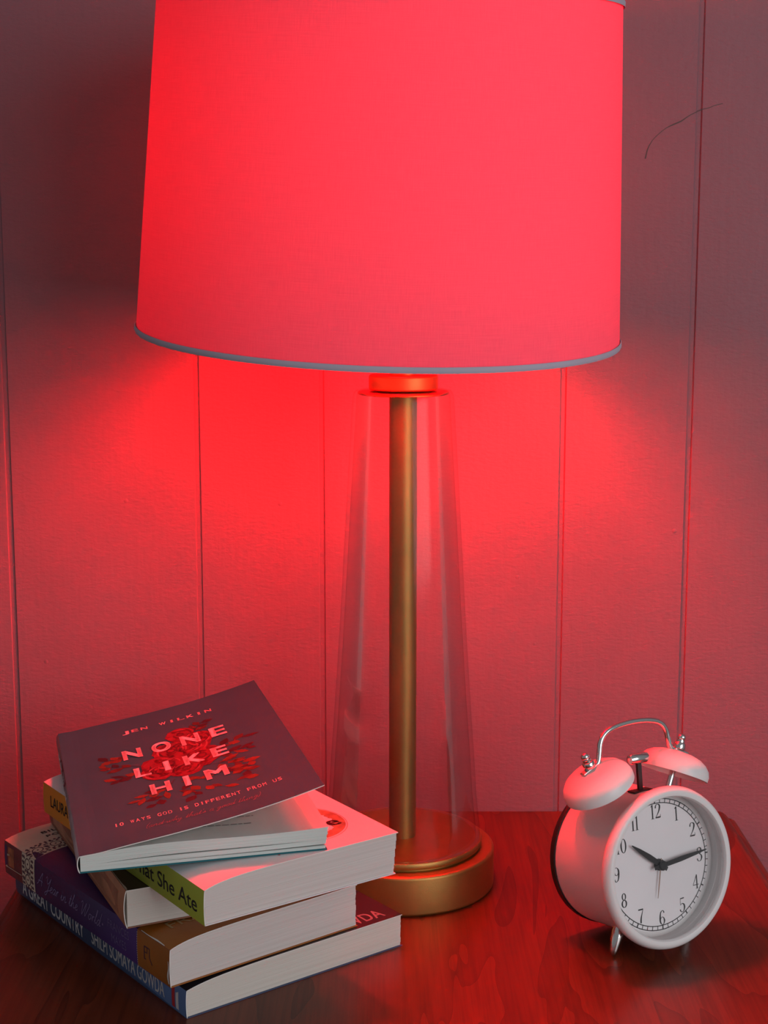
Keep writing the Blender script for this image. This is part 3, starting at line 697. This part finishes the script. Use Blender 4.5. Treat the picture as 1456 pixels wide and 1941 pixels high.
decal('subtitle_lettering', spaced('10 WAYS GOD IS DIFFERENT FROM US', .0205, .1150, .0290, .0048), Cm(b5), pink_ink, b5.front)
decal('subtitle_lettering', script2d("(and why that's a good thing)", .0365, .0995, .0165, .0062, .00020), Cm(b5), mat('dim_print', (.11, .16, .17), .6), b5.front)
# roses and leaves
reds = [mat('rose_' + n_, c, .6, 0, .25, 120) for n_, c in (('crimson', (.090, .004, .012)), ('scarlet', (.135, .012, .022)), ('deep', (.040, .003, .007)), ('pale', (.22, .07, .085)))]
leafm = [mat('leaf_' + n_, c, .6, 0, .3, 120) for n_, c in (('rust', (.082, .038, .012)), ('brown', (.036, .018, .010)), ('dusk', (.010, .008, .013)))]
def petal(cx, cy, L_, W_, rot, n=12):
    return xf(poly([(L_ * .5 * math.cos(2 * PI * k / n) * (1 + .06 * math.sin(3 * k)), W_ * .5 * math.sin(2 * PI * k / n)) for k in range(n)]), 1, 1, cx, cy, rot)
def leaf2d(cx, cy, L_, W_, rot):
    n_ = 8; up = [(L_ * k / n_, W_ * .5 * math.sin(PI * k / n_) * (1 + .25 * (k % 2))) for k in range(n_ + 1)]; dn = [(x, -y) for x, y in up[1:-1]][::-1]
    return xf(poly(up + dn), 1, 1, cx, cy, rot)
R5 = random.Random(11); lay = {i: [] for i in range(7)}
def rose(cx, cy, rx, ry):
    lay[0].append(xf(disc(0, 0, rx, ry, 18, wob=.10), 1, 1, cx, cy)); 
    for k in range(7):
        a = 2 * PI * k / 7 + R5.uniform(-.3, .3); lay[1].append(petal(cx + rx * .58 * math.cos(a), cy + ry * .58 * math.sin(a), rx * .95, ry * .62, a + PI / 2))
    for k in range(6):
        a = 2 * PI * k / 6 + R5.uniform(-.4, .4); rr = R5.uniform(.35, .8)
        lay[2].append(ribbon([(cx + rx * rr * math.cos(a + t), cy + ry * rr * math.sin(a + t), .0003 + .0005 * math.sin(PI * (t + .5))) for t in (-.5, -.25, 0, .25, .5)], 3))
    for k in range(4):
        a = R5.uniform(0, 2 * PI); rr = R5.uniform(.3, .9)
        lay[3].append(ribbon([(cx + rx * rr * math.cos(a + t), cy + ry * rr * math.sin(a + t), .00015 + .0005 * math.sin(PI * (t + .5))) for t in (-.5, -.25, 0, .25, .5)], 3))
    lay[2].append(ring2d(cx, cy, rx * .22, ry * .22, .0005, 12))
for a in ((.0600, .1085, .0165, .0200), (.0740, .1290, .0150, .0180), (.0800, .1080, .0125, .0180), (.0535, .0990, .0110, .0150), (.0730, .1560, .0090, .0130), (.0640, .1300, .0110, .0160), (.0830, .1400, .0085, .0140), (.0690, .0930, .0110, .0120)): rose(*a)
stems = []
for (x0, y0, x1, y1) in ((.078, .090, .104, .073), (.082, .100, .106, .098), (.060, .080, .046, .048), (.048, .105, .028, .102), (.080, .110, .106, .118), (.045, .135, .026, .140), (.078, .150, .088, .168), (.066, .078, .068, .046), (.046, .115, .024, .128), (.088, .082, .100, .060), (.055, .075, .038, .060)):
    stems.append(ribbon([(x0, y0, .00025), ((x0 + x1) / 2 + .001, (y0 + y1) / 2 + .002, .0002), (x1, y1, .0001)], 4))
    d = math.atan2(y1 - y0, x1 - x0)
    for k in range(5):
        t = .35 + .16 * k; q = R5.choice((4, 5, 6)); s_ = 1 if k % 2 else -1
        lay[q].append(leaf2d(x0 + (x1 - x0) * t, y0 + (y1 - y0) * t, R5.uniform(.007, .0125), R5.uniform(.0032, .0056), d + s_ * R5.uniform(.4, .9)))
for k in range(16):
    lay[R5.choice((4, 4, 5))].append(leaf2d(R5.uniform(.058, .100), R5.uniform(.045, .100), R5.uniform(.008, .013), R5.uniform(.003, .0055), R5.uniform(-1.2, .6)))
decal('rose_print', merge(lay[6] + stems), Cm(b5), leafm[2], b5.front, .00012, 0)
decal('rose_print', merge(lay[5]), Cm(b5), leafm[1], b5.front, .00012, 0.5); decal('rose_print', merge(lay[4]), Cm(b5), leafm[0], b5.front, .00012, 1)
for i, k in enumerate((0, 1, 2, 3)): decal('rose_print', merge(lay[k]), Cm(b5), reds[(0, 1, 2, 3)[i]], b5.front, .00012, 2 + i * .8)
# spine print
decal('spine_lettering', spine_text(fit_text('NONE LIKE HIM', 0, .088, .0022, .0052, .02), b5, .186), S(b5), pink_ink, b5.spine, .0001, 2)
decal('spine_lettering', spine_text(fit_text('JEN WILKIN', 0, .036, .0028, .0036, .01), b5, .076), S(b5), pink_ink, b5.spine, .0001, 2)
decal('rose_print', poly([(.115, .0004), (.112, .004), (.118, .0088), (.150, .0089), (.166, .0086), (.171, .005), (.165, .0005)]), S(b5), reds[1], b5.spine, .0001, 0)
# printed lines on the first page under the cover
pagetop = lambda x, y, off: (x, y, b5.T(x) - .0005 + fan5(12, x) + off)
grey_ink = mat('grey_ink', (.22, .19, .19), .7); lines = []
for i, (x0, x1) in enumerate(((.052, .096), (.050, .094), (.058, .095), (.050, .096))):
    xx = x0
    while xx < x1:
        ww = R5.uniform(.0015, .005); lines.append(ribbon([(xx, .050 - .0065 * i, .00045), (min(xx + ww, x1), .050 - .0065 * i, .00045)], 0)); xx += ww + .0008
xx = .060
while xx < .092:
    ww = R5.uniform(.002, .004); lines.append(ribbon([(xx, .0195, .0005), (xx + ww, .0195, .0005)], 0)); xx += ww + .0008
decal('printed_lines', merge(lines), pagetop, grey_ink, b5.pages, .0002)

# ------------------------------------------------------------------ alarm clock
nN = Vector((.5032, -.8521, .144)).normalized(); sN = (-nN).cross(Vector((0, 0, 1))).normalized(); uN = sN.cross(-nN)
X, Zc = (1265.5 - 728) / F_PX, -(1644 - 970.5) / F_PX
ctr = Vector((0, -CAM_D, CAM_H)) + .897 * Vector((X, math.cos(PITCH) + Zc * math.sin(PITCH), -math.sin(PITCH) + Zc * math.cos(PITCH)))
clock = thing('alarm_clock', 'small white twin bell alarm clock with black numerals at fourteen past ten', 'clock', (ctr.x, ctr.y, 0))
org = Vector((0, 0, ctr.z))
MC = frame(org, sN, uN, nN)                      # local: x right, y up in the dial plane, z out of the dial
def cp(a, b, g): return org + sN * a + uN * b + nN * g
RG = .0477
BF = .0034                                       # the bezel stands this far in front of the reference plane
lathe('bezel', [(.0424, -.0150), (.0424, BF - .0030), (.0416, BF - .0020), (.0416, BF - .0006), (.0424, BF + .0006), (.0440, BF + .0010), (.0456, BF + .0006), (.0470, BF - .0010), (RG, BF - .0034), (RG - .0003, BF - .0052), (RG - .0018, BF - .0066), (RG - .0045, BF - .0072), (.0427, BF - .0074)], CLOCKW, clock, MC, 128, True, True)
lathe('case', [(.0426, -.0033), (.0428, -.0060), (.0430, -.0500), (.0426, -.0535), (.0412, -.0560), (.0, -.0560)], CLOCKW, clock, MC, 128)
lathe('back_cover', [(.0431, -.0520), (.0436, -.0524), (.0436, -.0562), (.0428, -.0574), (.0, -.0574)], BLACK, clock, MC, 96)
lathe('back_rim', [(.0395, -.0114), (.0424, -.0114), (.0424, -.0092), (.0405, -.0088), (.0395, -.0092)], CLOCKW, clock, MC, 96, True, True).name = 'dial_ring'
dial = lathe('dial', [(0, -.0094), (.0400, -.0094), (.0400, -.0104), (0, -.0104)], DIALW, clock, MC, 96, False)
DC = (0.0012, -0.0003)
def dmap(x, y, off): return cp(x + DC[0], y + DC[1], -.0094 + off)
def dmap_in(h): return lambda x, y, off: cp(x + DC[0], y + DC[1], h + off)
for i in range(1, 13):
    a = PI / 2 - 2 * PI * i / 12; r_ = .0318 if i not in (10, 11, 12) else .0316
    hh = .0084
    decal('numeral', xf(numeral2d(str(i)), hh * .92, hh, r_ * math.cos(a), r_ * math.sin(a) - hh / 2), dmap, INK, dial, .00015)
tr = [ring2d(0, 0, .0388, .0388, .00026, 96), ring2d(0, 0, .0364, .0364, .00026, 96)]
for k in range(60):
    a = 2 * PI * k / 60; w_ = .00040 if k % 5 == 0 else .00022
    tr.append(ribbon([(.0364 * math.cos(a), .0364 * math.sin(a), w_), (.0388 * math.cos(a), .0388 * math.sin(a), w_)], 0))
decal('minute_track', merge(tr), dmap, INK, dial, .00013)
def hand(name, ang, L_, w_, tail, h, m, th=.0004):
    c, s_ = math.cos(ang), math.sin(ang)
    pts = [(-tail, -w_ * .45), (0, -w_ * .55), (L_ * .42, -w_ * .62), (L_ * .75, -w_ * .42), (L_, -w_ * .10), (L_, w_ * .10), (L_ * .75, w_ * .42), (L_ * .42, w_ * .62), (0, w_ * .55), (-tail, w_ * .45)]
    P = [(x * c - y * s_ + DC[0], x * s_ + y * c + DC[1]) for x, y in pts]; n_ = len(P)
    V = [cp(x, y, h) for x, y in P] + [cp(x, y, h + th) for x, y in P]
    Fc = [tuple(range(n_))[::-1], tuple(range(n_, 2 * n_))] + [(k, (k + 1) % n_, n_ + (k + 1) % n_, n_ + k) for k in range(n_)]
    return link(name, V, Fc, m, clock)
hand('alarm_hand', math.radians(-101), .0195, .0006, .004, -.0076, mat('pale_gold', (.50, .36, .30), .4, .5))
hand('hour_hand', math.radians(143.5), .0262, .0027, .005, -.0068, BLACK)
hand('minute_hand', math.radians(5.5), .0345, .0024, .006, -.0058, BLACK)
lathe('hub', [(0, -.0094), (.0034, -.0094), (.0034, -.0076), (.0029, -.0072), (.0029, -.0050), (.0022, -.0044), (0, -.0044)], BLACK, clock, MC @ Matrix.Translation((DC[0], DC[1], 0)), 32)
lathe('lens', [(0, BF - .0030), (.0423, BF - .0030), (.0423, BF - .0036), (0, BF - .0036)], glass_mat('clock_glass', (.95, .95, .95)), clock, MC, 64, False)
# bells, studs, carrying handle, hammer, feet
GB = -.0230; BA = math.radians(24.7)
for s_ in (-1, 1):
    axb = (sN * s_ * math.sin(BA) + uN * math.cos(BA)).normalized(); tb = (sN * s_ * math.cos(BA) - uN * math.sin(BA)).normalized()
    rc = cp(s_ * .0277, .0480, GB); Mb = frame(rc, tb, nN * s_ * -1 if False else axb.cross(tb), axb)
    RBL = .0217
    dome = [(RBL - .0012, .0), (RBL, .0), (RBL + .0002, .0030), (RBL - .0008, .0062), (RBL - .0032, .0092), (RBL - .0070, .0116), (RBL - .0115, .0130), (.0050, .0136), (0, .0137)]
    inner = [(0, .0122), (.0050, .0121), (RBL - .0118, .0114), (RBL - .0078, .0100), (RBL - .0044, .0078), (RBL - .0024, .0050), (RBL - .0016, .0025)]
    bell = lathe('bell', inner + dome, CLOCKW, clock, Mb, 64)
    lathe('bell_post', [(0, -.0100), (.0019, -.0100), (.0019, .0122), (0, .0122)], CHROME, bell, Mb, 20)
    lathe('stud', [(0, .0150), (.0036, .0150), (.0037, .0152), (.0037, .0185), (.0033, .0190), (.0026, .0192), (.0026, .0205), (.0020, .0209), (.0024, .0216), (.0026, .0226), (.0021, .0238), (.0011, .0245), (0, .0247)], CHROME, bell, Mb, 28)
HG = GB
hp = []
AXL = lambda s_, t, h: cp(s_ * .0277, .0480, HG) + (sN * s_ * math.cos(BA) - uN * math.sin(BA)) * t + (sN * s_ * math.sin(BA) + uN * math.cos(BA)) * h
pl = [(-.0300, .0622), (-.0283, .0630), (-.0272, .0652), (-.0264, .0690), (-.0252, .0745), (-.0226, .0785), (-.0180, .0812), (-.0100, .0830)]
pts = [cp(x, y, HG) for x, y in pl] + [cp(0, .0836, HG)] + [cp(-x, y, HG) for x, y in pl[::-1]]
tube('handle', [tuple(p) for p in pts], .00165, CHROME, clock, 14, 6)
for s_ in (-1, 1):   # flattened ends of the handle under the studs
    axb = (sN * s_ * math.sin(BA) + uN * math.cos(BA)).normalized(); tb = (sN * s_ * math.cos(BA) - uN * math.sin(BA)).normalized()
    bm = bmesh.new(); bm_box(bm, (-.0040, -.0024, .0136), (.0070, .0024, .0150), .0006)
    bmesh.ops.transform(bm, matrix=frame(cp(s_ * .0277, .0480, HG), tb, axb.cross(tb), axb), verts=bm.verts); from_bm('handle_tab', bm, CHROME, clock)
HX, HY, HZ = -.0010, .0622, GB + .004
hm = tube('hammer', [tuple(cp(HX + t, HY, HZ)) for t in (-.0072, -.0066, -.0052, .0052, .0066, .0072)], .003, CHROME, clock, 20, 0, radii=[.0012, .0026, .0032, .0032, .0026, .0012])
bm = bmesh.new(); bm_box(bm, (-.0014, .0400, -.0010), (.0014, .0600, .0010)); bmesh.ops.transform(bm, matrix=MC @ Matrix.Translation((HX, 0, HZ)), verts=bm.verts)
from_bm('hammer_stem', bm, BLACK, hm)
bm = bmesh.new(); bm_box(bm, (-.0070, .0424, -.0035), (.0070, .0434, .0035), .0003); bmesh.ops.transform(bm, matrix=MC @ Matrix.Translation((HX, 0, HZ)), verts=bm.verts)
from_bm('hammer_slot', bm, BLACK, clock)
for s_ in (-1, 1):
    a = cp(s_ * .0232, -.0355, -.020); d = (sN * s_ * .40 - uN).normalized()
    Lf = (a.z - .0012) / -d.z; d2 = d
    ft = Matrix.Identity(4); xx_ = d2.orthogonal().normalized(); ft = frame(a, xx_, d2.cross(xx_), d2)
    lathe('foot', [(0, -.004), (.0030, -.004), (.0038, .002), (.0037, .006), (.0026, Lf - .003), (.0020, Lf - .0008), (.0012, Lf), (0, Lf)], CHROME, clock, ft, 24)
